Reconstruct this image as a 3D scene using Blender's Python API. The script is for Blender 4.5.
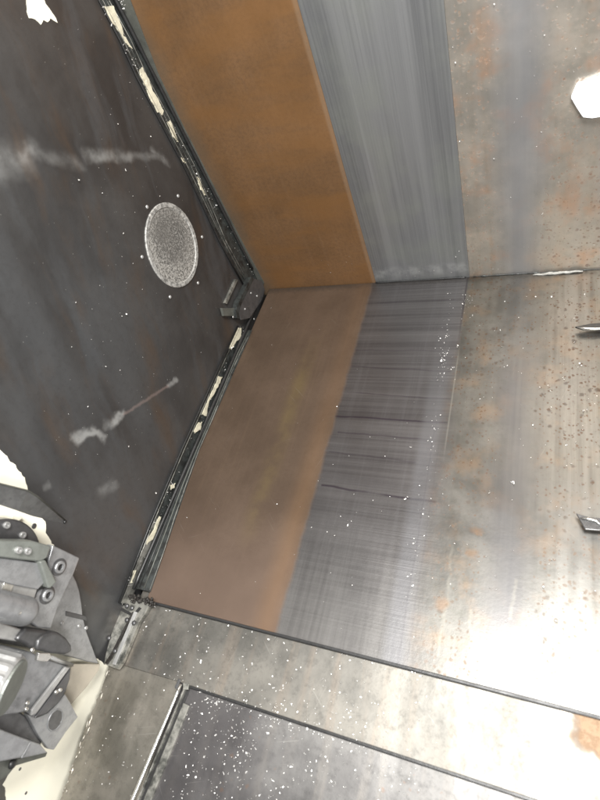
import bpy, bmesh, math, random
from mathutils import Vector, Matrix, noise as mnoise
random.seed(11)
for o in list(bpy.data.objects): bpy.data.objects.remove(o, do_unlink=True)
S = bpy.context.scene
C = S.collection

# ---------------------------------------------------------------- camera
# world: x along the back wall, y towards the back wall, z up; the inner corner of the machine is the origin
ROWS = ((0.90843699, -0.03765807, 0.41632212),
        (0.26813156, 0.81655569, -0.51121645),
        (-0.32069877, 0.57603704, 0.75188671))
F_PX = 510.475
CAM = Vector((0.89811977, -1.22054571, 1.1))
cam_data = bpy.data.cameras.new('camera')
cam_data.sensor_fit = 'HORIZONTAL'; cam_data.sensor_width = 36.0
cam_data.lens = 36.0 * F_PX / 600.0
cam_data.dof.use_dof = True; cam_data.dof.focus_distance = 1.32; cam_data.dof.aperture_fstop = 4.5
cam_data.clip_start = 0.01; cam_data.clip_end = 100
cam = bpy.data.objects.new('camera', cam_data); C.objects.link(cam)
RM = Matrix(ROWS)
cam.matrix_world = Matrix.Translation(CAM) @ RM.to_4x4()
S.camera = cam

# ---------------------------------------------------------------- world, lamps, exposure
w = bpy.data.worlds.new('World'); S.world = w; w.use_nodes = True
bg = w.node_tree.nodes['Background']
bg.inputs[0].default_value = (0.93, 0.95, 1.0, 1); bg.inputs[1].default_value = 0.22
def area(name, loc, target, size, power, col):
    l = bpy.data.lights.new(name, 'AREA'); l.shape = 'DISK'; l.size = size; l.energy = power; l.color = col
    o = bpy.data.objects.new(name, l); C.objects.link(o)
    o.location = loc
    o.rotation_euler = (Vector(target) - Vector(loc)).to_track_quat('-Z', 'Y').to_euler()
    return o
area('area_lamp', (0.99, -0.94, 2.2), (0.93, -1.0, 0.0), 0.66, 90, (1.0, 0.985, 0.96))
area('area_lamp', (1.5, -1.65, 1.5), (0.1, -0.9, 0.3), 0.5, 38, (1.0, 0.98, 0.96))  # unseen fill lamp added to brighten the left wall
S.view_settings.view_transform = 'Standard'; S.view_settings.look = 'None'
S.view_settings.gamma = 1; S.view_settings.use_curve_mapping = False
S.view_settings.exposure = 0.18
S.render.engine = 'CYCLES'

# ---------------------------------------------------------------- measuring helpers: a sight line met with a real plane
def ray(u, v):
    return RM @ Vector(((u - 300) / F_PX, -(v - 400) / F_PX, -1.0))
def onz(u, v, z=0.0):
    r = ray(u, v); return CAM + r * ((z - CAM.z) / r.z)
def ony(u, v, y=0.0):
    r = ray(u, v); return CAM + r * ((y - CAM.y) / r.y)
def onx(u, v, x=0.0):
    r = ray(u, v); return CAM + r * ((x - CAM.x) / r.x)

# ---------------------------------------------------------------- node helpers
class NT:
    def __init__(s, name):
        s.m = bpy.data.materials.new(name); s.m.use_nodes = True
        s.t = s.m.node_tree; s.n = s.t.nodes; s.b = s.n['Principled BSDF']
        s.P = s.n.new('ShaderNodeTexCoord').outputs['Object']
        g = s.n.new('ShaderNodeNewGeometry'); s.G = g
    def link(s, v, inp):
        if isinstance(v, bpy.types.NodeSocket): s.t.links.new(v, inp)
        elif v is not None:
            if isinstance(v, (tuple, list, Vector)):
                v = tuple(v)
                if len(inp.default_value) == 4 and len(v) == 3: v = v + (1.0,)
            inp.default_value = v
    def math(s, op, a, b=None, c=None, clamp=False):
        n = s.n.new('ShaderNodeMath'); n.operation = op; n.use_clamp = clamp
        s.link(a, n.inputs[0]); s.link(b, n.inputs[1]); s.link(c, n.inputs[2]); return n.outputs[0]
    def vec(s, op, a, b=None, c=None, sc=None):
        n = s.n.new('ShaderNodeVectorMath'); n.operation = op
        s.link(a, n.inputs[0]); s.link(b, n.inputs[1]); s.link(c, n.inputs[2])
        if sc is not None: s.link(sc, n.inputs['Scale'])
        return n.outputs['Value'] if op in ('DOT_PRODUCT', 'LENGTH', 'DISTANCE') else n.outputs['Vector']
    def mapr(s, v, a, b, c=0.0, d=1.0, smooth=True):
        n = s.n.new('ShaderNodeMapRange'); n.interpolation_type = 'SMOOTHSTEP' if smooth else 'LINEAR'
        s.link(v, n.inputs[0]); s.link(a, n.inputs[1]); s.link(b, n.inputs[2]); s.link(c, n.inputs[3]); s.link(d, n.inputs[4])
        return n.outputs[0]
    def noise(s, scale=(1, 1, 1), sc=1.0, detail=4, rough=0.55, off=(0, 0, 0), p=None, dist=0.0):
        mp = s.n.new('ShaderNodeMapping'); s.link(p or s.P, mp.inputs[0])
        mp.inputs['Scale'].default_value = scale; mp.inputs['Location'].default_value = off
        n = s.n.new('ShaderNodeTexNoise'); s.link(mp.outputs[0], n.inputs['Vector'])
        n.inputs['Scale'].default_value = sc; n.inputs['Detail'].default_value = min(detail, 4)
        n.inputs['Roughness'].default_value = rough; n.inputs['Distortion'].default_value = dist
        s.last_color = n.outputs['Color']
        return n.outputs['Fac']
    def voro(s, sc, p=None, rnd=1.0):
        n = s.n.new('ShaderNodeTexVoronoi'); s.link(p or s.P, n.inputs['Vector'])
        n.inputs['Scale'].default_value = sc; n.inputs['Randomness'].default_value = rnd
        return n.outputs['Distance'], n.outputs['Color']
    def mix(s, f, a, b, mode='MIX'):
        n = s.n.new('ShaderNodeMix'); n.data_type = 'RGBA'; n.blend_type = mode; n.clamp_factor = True
        s.link(f, n.inputs[0]); s.link(a, n.inputs[6]); s.link(b, n.inputs[7]); return n.outputs[2]
    def sep(s, v=None):
        n = s.n.new('ShaderNodeSeparateXYZ'); s.link(v or s.P, n.inputs[0]); return n.outputs
    def band(s, v, a, b, soft):                    # 1 between a and b
        return s.math('MULTIPLY', s.mapr(v, a - soft, a + soft), s.mapr(v, b - soft, b + soft, 1.0, 0.0))
    def seg(s, p, A, B, r, soft):                  # 1 near the segment A-B
        ba = Vector(B) - Vector(A)
        pa = s.vec('SUBTRACT', p, tuple(A))
        h = s.math('MULTIPLY', s.vec('DOT_PRODUCT', pa, tuple(ba)), 1.0 / max(ba.length_squared, 1e-9), clamp=True)
        d = s.vec('LENGTH', s.vec('SUBTRACT', pa, s.vec('SCALE', tuple(ba), sc=h)))
        return s.mapr(d, max(r - soft, 0), r + soft, 1.0, 0.0)
    def warp(s, sc, amt, detail=3):
        s.noise(sc=sc, detail=detail)
        return s.vec('ADD', s.P, s.vec('SCALE', s.vec('SUBTRACT', s.last_color, (0.5, 0.5, 0.5)), sc=amt))
    def bump(s, h, strength, dist):
        n = s.n.new('ShaderNodeBump'); n.inputs['Strength'].default_value = strength; n.inputs['Distance'].default_value = dist
        s.link(h, n.inputs['Height']); s.link(n.outputs[0], s.b.inputs['Normal'])
    def out(s, col, metal, rough, spec=None):
        s.link(col, s.b.inputs['Base Color']); s.link(metal, s.b.inputs['Metallic']); s.link(rough, s.b.inputs['Roughness'])
        if spec is not None: s.link(spec, s.b.inputs['Specular IOR Level'])
        return s.m

def scratches(t, col, amt=0.5, tone=(0.42, 0.41, 0.38)):
    """sparse fine scuffs in several directions"""
    tot = None
    for i, (ang, o) in enumerate(((0.35, 1.0), (1.25, 5.0), (2.3, 9.0))):
        mp = t.n.new('ShaderNodeMapping'); t.link(t.warp(3, .03), mp.inputs[0])
        mp.inputs['Rotation'].default_value = (0, 0, ang); mp.inputs['Location'].default_value = (o, o, o)
        n = t.noise(scale=(260, 7, 7), sc=1.0, detail=1, p=mp.outputs[0])
        g = t.noise(sc=7, detail=2, off=(o, 0, o))
        k = t.math('MULTIPLY', t.mapr(n, 0.70, 0.76), t.mapr(g, 0.5, 0.62))
        tot = k if tot is None else t.math('MAXIMUM', tot, k)
    return t.mix(t.math('MULTIPLY', tot, amt), col, tone)

X1, X2 = 0.413, 0.705     # where brown turns to brushed grey, and brushed grey to mottled steel

def spots(t, p, scale, gate, lo=0.10, hi=0.34):
    """irregular rust spots, their size varying from cell to cell"""
    d, c = t.voro(scale, p)
    cs = t.n.new('ShaderNodeSeparateColor'); t.link(c, cs.inputs[0])
    size = t.math('MULTIPLY', t.mapr(cs.outputs[0], 0.35, 1.0, lo, hi, False), gate)
    return t.mapr(t.math('SUBTRACT', size, d), -0.10, 0.16)

def mottled(t, upright):
    """worn steel with rust spots and a smooth polished band; returns colour, roughness"""
    x, y, z = t.sep()[0:3]
    p = t.warp(70, 0.012)
    xw = t.math('ADD', x, t.math('MULTIPLY', t.math('SUBTRACT', t.noise(sc=6, detail=4, off=(3, 1, 2)), 0.5), 0.09))
    band = t.math('MULTIPLY', t.band(xw, 0.825, 0.905, 0.045) if not upright else t.band(xw, 0.805, 0.885, 0.05), 1.0 if upright else t.mapr(y, -0.22, -0.42, 0.25, 1.0))   # the smooth band
    n1 = t.noise(sc=9, detail=6, rough=0.6)
    n2 = t.noise(sc=45, detail=5, rough=0.7, off=(7, 3, 5))
    along = (22, 0.8, 0.8)
    st = t.noise(scale=along, sc=1.6, detail=5, rough=0.6)
    base = t.mix(t.mapr(n1, 0.35, 0.68), (0.092, 0.088, 0.080), (0.146, 0.139, 0.126)) if not upright else t.mix(t.mapr(n1, 0.35, 0.68), (0.35, 0.32, 0.275), (0.47, 0.415, 0.345))
    warm = t.mix(t.mapr(t.noise(sc=12, detail=5, off=(1, 9, 4)), 0.48, 0.68, 0, .8), base, (0.17, 0.125, 0.088) if not upright else (0.50, 0.31, 0.20))
    col = t.mix(0.9, base, warm)
    col = t.mix(t.mapr(n2, 0.45, 0.75, 0.0, 0.5), col, (0.08, 0.08, 0.066) if not upright else (0.25, 0.245, 0.20))
    col = t.mix(t.math('MULTIPLY', band, 0.85), col, (0.092, 0.090, 0.092) if not upright else (0.34, 0.345, 0.36))
    col = t.mix(t.mapr(st, 0.35, 0.7, 0.0, 0.25), col, (0.17, 0.167, 0.155) if not upright else (0.50, 0.49, 0.47))
    if not upright:                                            # lamp glare right of the smooth band, painted as long bright strokes
        glare = t.math('MULTIPLY', t.band(xw, 0.94, 1.10, 0.05), t.mapr(st, 0.3, 0.62, 0.3, 1.0))
        col = t.mix(t.math('MULTIPLY', glare, 0.6), col, (0.225, 0.22, 0.205))
    gate = t.math('MULTIPLY', t.math('SUBTRACT', 1.0, t.math('MULTIPLY', band, 0.95)), t.mapr(t.noise(sc=5, detail=3, off=(5, 5, 1)), 0.3, 0.6, 0.7, 1.1))
    s1 = spots(t, p, 62, gate, 0.02, 0.36)
    s2 = spots(t, t.warp(120, 0.008), 115, gate, 0.12, 0.42)
    s2 = s2 if upright else t.math('MULTIPLY', s2, t.mapr(y, -0.6, -1.0, 1.0, 0.5)); s1 = s1 if upright else t.math('MULTIPLY', s1, t.mapr(y, -0.6, -1.0, 1.0, 0.6))
    col = t.mix(t.math('MULTIPLY', s2, 0.62), col, (0.125, 0.072, 0.042) if not upright else (0.15, 0.078, 0.042))
    col = t.mix(t.math('MULTIPLY', s1, 0.6 if upright else 0.42), col, (0.085, 0.055, 0.038) if not upright else (0.14, 0.08, 0.05))
    rough = t.mapr(n1, 0.3, 0.7, 0.33, 0.43)
    rough = t.math('ADD', rough, t.math('MULTIPLY', t.math('MAXIMUM', s1, s2), 0.2))
    return col, rough, st, t.math('MAXIMUM', s1, s2), band

def mat_mottled(name, upright):
    t = NT(name)
    col, rough, st, sp, band = mottled(t, upright)
    big = t.noise(sc=3.0, detail=2)
    h = t.math('ADD', t.math('MULTIPLY', st, 0.25), t.math('ADD', t.math('MULTIPLY', sp, -0.12), t.math('MULTIPLY', big, 2.0)))
    t.bump(h, 0.35, 0.004)
    return t.out(col, t.math('SUBTRACT', 0.7, t.math('MULTIPLY', sp, 0.35)), rough)

def floor_mottled(t):
    col, rough, st, sp, band = mottled(t, False)
    p = t.warp(30, 0.02)
    m = None
    for a, b, r in [((452, 545), (447, 600), .0015), ((447, 600), (437, 655), .002), ((470, 610), (474, 665), .0015), ((515, 580), (510, 618), .0018)]:
        k = t.seg(p, onz(*a), onz(*b), r, 0.004); m = k if m is None else t.math('MAXIMUM', m, k)
    col = t.mix(t.math('MULTIPLY', m, 0.15), col, (0.27, 0.255, 0.21))
    for a, r in [((440, 603), .012), ((472, 530), .007), ((471, 553), .008), ((478, 532), .006)]:
        col = t.mix(t.math('MULTIPLY', t.seg(p, onz(*a), onz(a[0] + 2, a[1]), r, 0.007), 0.45), col, (0.17, 0.10, 0.055))
    return col, rough, sp

def mat_brown(name, scale):
    t = NT(name)
    n1 = t.noise(sc=5, detail=6, rough=0.65)
    n2 = t.noise(sc=55, detail=6, rough=0.75, off=(2, 7, 1))
    n3 = t.noise(scale=scale, sc=2.0, detail=5, rough=0.6)
    col = t.mix(t.mapr(n1, 0.36, 0.66), (0.150, 0.082, 0.038), (0.178, 0.096, 0.043))
    col = t.mix(t.mapr(t.noise(sc=110, detail=4, rough=0.8), 0.40, 0.66, 0, 0.5), col, (0.10, 0.058, 0.030))
    col = t.mix(t.mapr(n3, 0.45, 0.75, 0, 0.12), col, (0.20, 0.13, 0.08))
    n4 = t.noise(scale=(2, 1, 7), sc=1.6, detail=4, off=(3, 1, 8))
    col = t.mix(t.mapr(n4, 0.42, 0.68, 0, 0.55), col, (0.205, 0.100, 0.034))
    x, y, z = t.sep()[0:3]
    lft = t.mapr(t.math('ADD', x, t.math('MULTIPLY', n1, 0.12)), 0.14, 0.04)
    col = t.mix(t.math('MULTIPLY', lft, 0.6), col, (0.115, 0.108, 0.088))
    rim = t.band(x, 0.408, 0.43, 0.004)
    col = t.mix(t.math('MULTIPLY', rim, 0.3), col, (0.30, 0.22, 0.15))
    t.bump(t.math('ADD', n2, t.math('MULTIPLY', n3, 0.6)), 0.12, 0.0015)
    return t.out(col, 0.35, t.mapr(n1, 0.3, 0.7, 0.42, 0.58))

def mat_brushed_wall():
    t = NT('brushed_steel')
    x, y, z = t.sep()[0:3]
    a = t.noise(scale=(230, 1, 1.8), sc=1.0, detail=6, rough=0.65)
    b = t.noise(scale=(15, 1, 0.5), sc=1.0, detail=4, rough=0.55, off=(4, 0, 0))
    c = t.noise(sc=7, detail=5, off=(0, 0, 8))
    # many brushed lines, fairly straight
    col = t.mix(t.mapr(b, 0.3, 0.7), (0.195, 0.20, 0.205), (0.30, 0.305, 0.31))
    col = t.mix(t.mapr(a, 0.38, 0.68, 0.0, 0.3), col, (0.33, 0.335, 0.335))
    col = t.mix(t.mapr(a, 0.42, 0.27, 0.0, 0.3), col, (0.15, 0.153, 0.16))
    col = t.mix(t.mapr(c, 0.42, 0.7, 0, 0.35), col, (0.33, 0.35, 0.30))
    edge = t.math('MULTIPLY', t.band(z, 0.02, 0.055, 0.012), t.mapr(t.noise(scale=(30, 1, 30), sc=1, detail=4), 0.35, 0.7))
    col = t.mix(t.math('MULTIPLY', edge, 0.55), col, (0.52, 0.53, 0.52))
    t.bump(t.math('ADD', a, t.math('MULTIPLY', b, 0.8)), 0.14, 0.0010)
    return t.out(col, 0.7, t.mapr(a, 0.3, 0.7, 0.36, 0.46))

def mat_floor_left():
    """floor cover beside the left wall: brown stained, then dark brushed steel with lines across"""
    t = NT('stained_brushed_steel')
    x, y, z = t.sep()[0:3]
    fine = t.noise(scale=(1.2, 170, 1), sc=1.0, detail=6, rough=0.62)
    mid = t.noise(scale=(0.8, 30, 1), sc=1.0, detail=5, rough=0.55, off=(0, 3, 0))
    lon = t.noise(scale=(70, 1.5, 1), sc=1.0, detail=5, rough=0.6)
    blot = t.noise(sc=6, detail=6, rough=0.6)
    grain = t.noise(sc=80, detail=5, rough=0.75)
    # dark brushed part
    g = t.mix(t.mapr(mid, 0.32, 0.68), (0.088, 0.082, 0.082), (0.128, 0.121, 0.120))
    g = t.mix(t.mapr(fine, 0.42, 0.70, 0, 0.35), g, (0.17, 0.162, 0.162))
    g = t.mix(t.mapr(fine, 0.42, 0.26, 0, 0.45), g, (0.055, 0.049, 0.054))
    g = t.mix(t.mapr(lon, 0.45, 0.75, 0, 0.25), g, (0.165, 0.16, 0.165))
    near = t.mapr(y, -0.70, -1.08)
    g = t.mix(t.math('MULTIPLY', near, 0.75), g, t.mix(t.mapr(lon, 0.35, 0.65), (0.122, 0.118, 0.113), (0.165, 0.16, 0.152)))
    p = t.warp(9, 0.012)
    lines = None
    for a, b, r, k in [((335, 416), (446, 423), .0022, .9), ((322, 486), (436, 502), .0022, .9), ((345, 392), (450, 399), .0012, .5), ((338, 432), (430, 440), .0016, .55),
                       ((350, 366), (450, 372), .0012, .45), ((330, 452), (415, 462), .0014, .4), ((375, 303), (455, 300), .0012, .4), ((355, 350), (440, 351), .0014, .4)]:
        q = t.math('MULTIPLY', t.seg(p, onz(*a), onz(*b), r, 0.0028), k); lines = q if lines is None else t.math('MAXIMUM', lines, q)
    g = t.mix(lines, g, (0.045, 0.035, 0.045))
    # faint paired lines lengthwise near the right edge
    xr = t.math('ADD', x, t.math('MULTIPLY', t.math('SUBTRACT', t.noise(scale=(1, 3, 1), sc=3), 0.5), 0.012))
    pale = t.math('MULTIPLY', t.band(xr, 0.645, 0.69, 0.012), t.mapr(y, -0.2, -0.6, 0.1, 0.5))
    g = t.mix(pale, g, (0.18, 0.18, 0.188))
    # brown stain
    b = t.mix(t.mapr(blot, 0.30, 0.72), (0.092, 0.064, 0.045), (0.112, 0.078, 0.055))
    b = t.mix(t.mapr(grain, 0.42, 0.72, 0, 0.3), b, (0.075, 0.05, 0.034))
    b = t.mix(t.mapr(lon, 0.46, 0.72, 0, 0.15), b, (0.16, 0.11, 0.07))
    b = t.mix(t.math('MULTIPLY', near, 0.8), b, t.mix(t.mapr(blot, 0.3, 0.7), (0.125, 0.087, 0.066), (0.148, 0.104, 0.079)))  # floor light gradient painted into the brown, paler towards the front
    ye = t.math('MULTIPLY', t.band(xr, 0.25, 0.29, 0.02), t.math('MULTIPLY', t.band(y, -0.85, -0.3, 0.1), t.mapr(blot, 0.35, 0.6)))
    b = t.mix(t.math('MULTIPLY', ye, 0.5), b, (0.15, 0.11, 0.045))
    fringe = t.math('MULTIPLY', t.band(xr, 0.360, 0.405, 0.03), t.mapr(y, -0.25, -0.9, 0.15, 0.36))
    b = t.mix(fringe, b, (0.22, 0.125, 0.06))
    edge = t.mapr(t.math('ADD', x, t.math('MULTIPLY', t.math('SUBTRACT', t.noise(scale=(4, 14, 1), sc=1, detail=6, rough=0.7), 0.5), 0.02)), X1 - 0.009, X1 + 0.007)
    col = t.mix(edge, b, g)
    # the spotted bare steel further right, the border between them soft and uneven
    mc, mr, msp = floor_mottled(t)
    wob = t.math('MULTIPLY', t.math('SUBTRACT', t.noise(scale=(3, 8, 1), sc=1, detail=4, off=(2, 2, 2)), 0.5), 0.05)
    soft = t.mapr(y, -0.15, -0.8, 0.006, 0.045)
    lo = t.math('SUBTRACT', X2, soft); hi = t.math('ADD', X2, soft)
    e2 = t.mapr(t.math('ADD', x, t.math('MULTIPLY', wob, t.mapr(y, -0.2, -0.8))), lo, hi)
    col = t.mix(e2, col, mc)
    ln = t.math('MULTIPLY', t.band(x, X2 - .0035, X2 + .001, .002), t.mapr(y, -0.30, -0.12, 0.0, 0.75))
    col = t.mix(ln, col, (0.05, 0.045, 0.05))
    ln2 = t.math('MULTIPLY', t.band(x, X2 + .002, X2 + .005, .0015), t.band(y, -0.60, -0.30, 0.05))
    col = t.mix(t.math('MULTIPLY', ln2, 0.25), col, (0.34, 0.33, 0.29))
    ln3 = t.math('MULTIPLY', t.math('MAXIMUM', t.band(xr, .676, .679, .002), t.band(xr, .693, .695, .002)), t.mapr(y, -0.45, -0.6))
    col = t.mix(t.math('MULTIPLY', ln3, 0.4), col, (0.10, 0.095, 0.10))
    corner_shade = t.math('MULTIPLY', t.mapr(t.math('ADD', y, t.math('MULTIPLY', t.math('SUBTRACT', grain, .5), .03)), -0.035, -0.003), t.mapr(blot, 0.3, 0.6, 0.4, 1.0))  # contact shade along the wall fold, painted into the colour
    col = t.mix(t.math('MULTIPLY', corner_shade, 0.7), col, (0.04, 0.035, 0.03))
    col = scratches(t, col, 0.1, (0.30, 0.28, 0.25))
    t.bump(t.math('ADD', t.math('MULTIPLY', fine, t.math('MULTIPLY', edge, t.math('SUBTRACT', 0.6, t.math('MULTIPLY', e2, 0.6)))), t.math('ADD', t.math('MULTIPLY', grain, 0.3), t.math('MULTIPLY', t.noise(sc=2.5, detail=2), 2.5))), 0.26, 0.002)
    rough = t.math('ADD', t.mapr(blot, 0.3, 0.7, 0.33, 0.41), t.math('MULTIPLY', t.math('SUBTRACT', 1.0, edge), 0.03))
    rough = t.math('ADD', t.math('MULTIPLY', rough, t.math('SUBTRACT', 1.0, e2)), t.math('MULTIPLY', mr, e2))
    return t.out(col, t.math('ADD', t.mapr(edge, 0, 1, 0.5, 0.78), t.math('MULTIPLY', e2, 0.1)), rough)

def mat_plate(name, dark, light, warm, stain=None, metal=0.88, rr=(0.38, 0.50)):
    t = NT(name)
    x, y, z = t.sep()[0:3]
    n1 = t.noise(sc=7, detail=6, rough=0.62)
    n2 = t.noise(sc=60, detail=6, rough=0.75, off=(4, 4, 4))
    n3 = t.noise(scale=(35, 2.0, 1), sc=1, detail=5)
    col = t.mix(t.mapr(n1, 0.35, 0.68), dark, light)
    col = t.mix(t.mapr(n3, 0.48, 0.72, 0, 0.45), col, warm)
    col = t.mix(t.mapr(n2, 0.45, 0.75, 0, 0.5), col, tuple(c * 0.6 for c in dark))
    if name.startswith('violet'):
        dark_refl = t.math('MULTIPLY', t.mapr(t.math('ADD', x, t.math('MULTIPLY', n1, 0.25)), 0.72, 0.42), 0.75)  # dark reflection on the left side, painted into the colour
        col = t.mix(dark_refl, col, (0.10, 0.094, 0.096))
    s2 = spots(t, t.warp(120, 0.01), 60, t.mapr(t.noise(sc=4, detail=3, off=(8, 2, 1)), 0.42, 0.65), 0.02, 0.30)
    col = t.mix(t.math('MULTIPLY', s2, 0.4), col, (0.2, 0.12, 0.08))
    rough = t.mapr(n1, 0.3, 0.7, rr[0], rr[1])
    rough = t.math('ADD', rough, t.math('MULTIPLY', n2, 0.10))
    rough = t.math('ADD', rough, t.mapr(t.noise(scale=(12, 3, 1), sc=1.5, detail=4, off=(6, 1, 3)), 0.35, 0.65, -0.07, 0.07))
    col = scratches(t, col, 0.22)
    mt = metal
    if stain:
        p = t.warp(22, 0.05)
        m = None
        for A, B, r in stain:
            k = t.seg(p, A, B, r, 0.008); m = k if m is None else t.math('MAXIMUM', m, k)
        col = t.mix(t.math('MULTIPLY', m, 0.9), col, t.mix(t.mapr(n2, 0.4, 0.6), (0.24, 0.15, 0.085), (0.33, 0.22, 0.135)))
        rough = t.math('ADD', rough, t.math('MULTIPLY', m, 0.35))
        mt = t.math('SUBTRACT', metal, t.math('MULTIPLY', m, metal))
    t.bump(t.math('ADD', t.math('MULTIPLY', n2, .35), t.math('MULTIPLY', t.noise(sc=2.5, detail=2, off=(1, 1, 6)), 3.0)), 0.28, 0.002)
    return t.out(col, mt, rough)

def mat_left_wall():
    t = NT('dark_worn_steel')
    x, y, z = t.sep()[0:3]
    dr = (onx(130, 365) - onx(100, 285)).normalized(); pe = Vector((0, -dr.z, dr.y))
    cb_ = t.n.new('ShaderNodeCombineXYZ')
    p0 = t.warp(5, 0.07)
    t.link(t.vec('DOT_PRODUCT', p0, tuple(dr)), cb_.inputs[0]); t.link(t.vec('DOT_PRODUCT', p0, tuple(pe)), cb_.inputs[1])
    q = cb_.outputs[0]
    n1 = t.noise(sc=3.6, detail=4, rough=0.6)
    n2 = t.noise(scale=(2.2, 9, 1), sc=1.0, detail=4, rough=0.55, p=q)
    n3 = t.noise(sc=60, detail=4, rough=0.75)
    n4 = t.noise(scale=(3.0, 10, 1), sc=1.0, detail=4, off=(4, 11, 7), p=q)
    n5 = t.noise(scale=(2.5, 14, 1), sc=1.0, detail=4, off=(9, 2, 5), p=q)
    col = t.mix(t.mapr(n1, 0.36, 0.66), (0.052, 0.049, 0.047), (0.085, 0.082, 0.079))
    far = t.math('MULTIPLY', t.mapr(y, -0.28, -0.75), t.mapr(n2, 0.3, 0.62, 0.25, 1.0))  # bluish sheen towards the near end, painted into the colour
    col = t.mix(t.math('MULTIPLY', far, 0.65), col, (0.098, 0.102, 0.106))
    col = t.mix(t.mapr(n4, 0.5, 0.72, 0, 0.5), col, (0.115, 0.076, 0.048))
    col = t.mix(t.mapr(n5, 0.52, 0.70, 0, 0.6), col, (0.098, 0.103, 0.108))
    col = t.mix(t.mapr(n3, 0.45, 0.75, 0, 0.25), col, (0.045, 0.042, 0.04))
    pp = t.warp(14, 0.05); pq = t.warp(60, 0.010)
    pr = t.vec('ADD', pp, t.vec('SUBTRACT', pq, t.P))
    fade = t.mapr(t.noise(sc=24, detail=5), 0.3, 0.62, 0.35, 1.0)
    sm = None  # pale streaks below imitate reflections in the wall colour
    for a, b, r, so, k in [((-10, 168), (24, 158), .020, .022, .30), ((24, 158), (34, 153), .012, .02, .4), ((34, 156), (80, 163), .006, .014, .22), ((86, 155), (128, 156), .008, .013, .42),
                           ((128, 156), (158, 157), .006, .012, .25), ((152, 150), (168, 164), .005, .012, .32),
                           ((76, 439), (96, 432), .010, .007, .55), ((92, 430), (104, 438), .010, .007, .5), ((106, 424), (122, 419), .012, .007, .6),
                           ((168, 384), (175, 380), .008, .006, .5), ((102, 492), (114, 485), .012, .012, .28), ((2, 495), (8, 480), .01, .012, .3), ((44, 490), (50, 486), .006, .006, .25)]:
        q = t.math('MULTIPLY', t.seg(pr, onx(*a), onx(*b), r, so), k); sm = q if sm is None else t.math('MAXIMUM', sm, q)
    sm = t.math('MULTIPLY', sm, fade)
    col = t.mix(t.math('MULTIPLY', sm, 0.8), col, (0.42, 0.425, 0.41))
    thin = t.seg(pq, onx(124, 414), onx(168, 386), .003, .004)  # thin pinkish reflection streak, painted in as well
    col = t.mix(t.math('MULTIPLY', thin, 0.45), col, (0.33, 0.26, 0.24))
    # tiny specks of dried coolant
    d, c = t.voro(60, t.P)
    cs = t.n.new('ShaderNodeSeparateColor'); t.link(c, cs.inputs[0])
    sp = t.math('MULTIPLY', t.mapr(d, 0.07, 0.03), t.mapr(cs.outputs[0], 0.93, 0.95))
    col = t.mix(t.math('MULTIPLY', sp, 0.55), col, (0.5, 0.5, 0.46))
    rough = t.mapr(n2, 0.3, 0.7, 0.30, 0.46)
    rough = t.math('ADD', rough, t.math('MULTIPLY', sm, 0.4))
    t.bump(t.math('ADD', t.math('MULTIPLY', n3, .5), t.math('MULTIPLY', n1, 8.0)), 0.3, 0.002)
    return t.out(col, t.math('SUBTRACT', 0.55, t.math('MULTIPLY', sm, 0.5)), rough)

def mat_simple(name, col, metal=0.0, rough=0.5, var=0.25, sc=40, bump=0.15, col2=None):
    t = NT(name)
    n = t.noise(sc=sc, detail=6, rough=0.7); m = t.noise(sc=sc * 0.2, detail=4, off=(3, 3, 3))
    c2 = col2 or tuple(c * (1 - var) for c in col)
    c = t.mix(t.mapr(n, 0.38, 0.66), col, c2)
    c = t.mix(t.mapr(m, 0.4, 0.7, 0, 0.6), c, tuple(k * (1 - var * 0.8) for k in col))
    t.bump(n, bump, 0.001)
    return t.out(c, metal, t.mapr(m, 0.3, 0.7, max(rough - 0.07, 0.05), rough + 0.07))

def mat_sieve():
    t = NT('frosted_filter_mesh')
    x, y, z = t.sep()[0:3]
    d, c = t.voro(260, t.P)
    n = t.noise(sc=9, detail=5, rough=0.6); g = t.noise(sc=190, detail=4, rough=0.8)
    col = t.mix(t.mapr(d, 0.15, 0.5), (0.30, 0.295, 0.275), (0.085, 0.083, 0.078))
    col = t.mix(t.mapr(g, 0.50, 0.66, 0, 0.85), col, (0.5, 0.49, 0.46))
    col = t.mix(t.mapr(n, 0.4, 0.65, 0.1, 0.6), col, (0.13, 0.125, 0.115))
    low = t.vec('LENGTH', t.vec('SUBTRACT', t.warp(30, .03), tuple(onx(170, 236))))
    col = t.mix(t.math('MULTIPLY', t.mapr(low, 0.04, 0.11), t.mapr(g, 0.4, 0.6)), col, (0.42, 0.41, 0.38))
    t.bump(g, 0.5, 0.002)
    return t.out(col, 0.3, 0.55)

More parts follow.
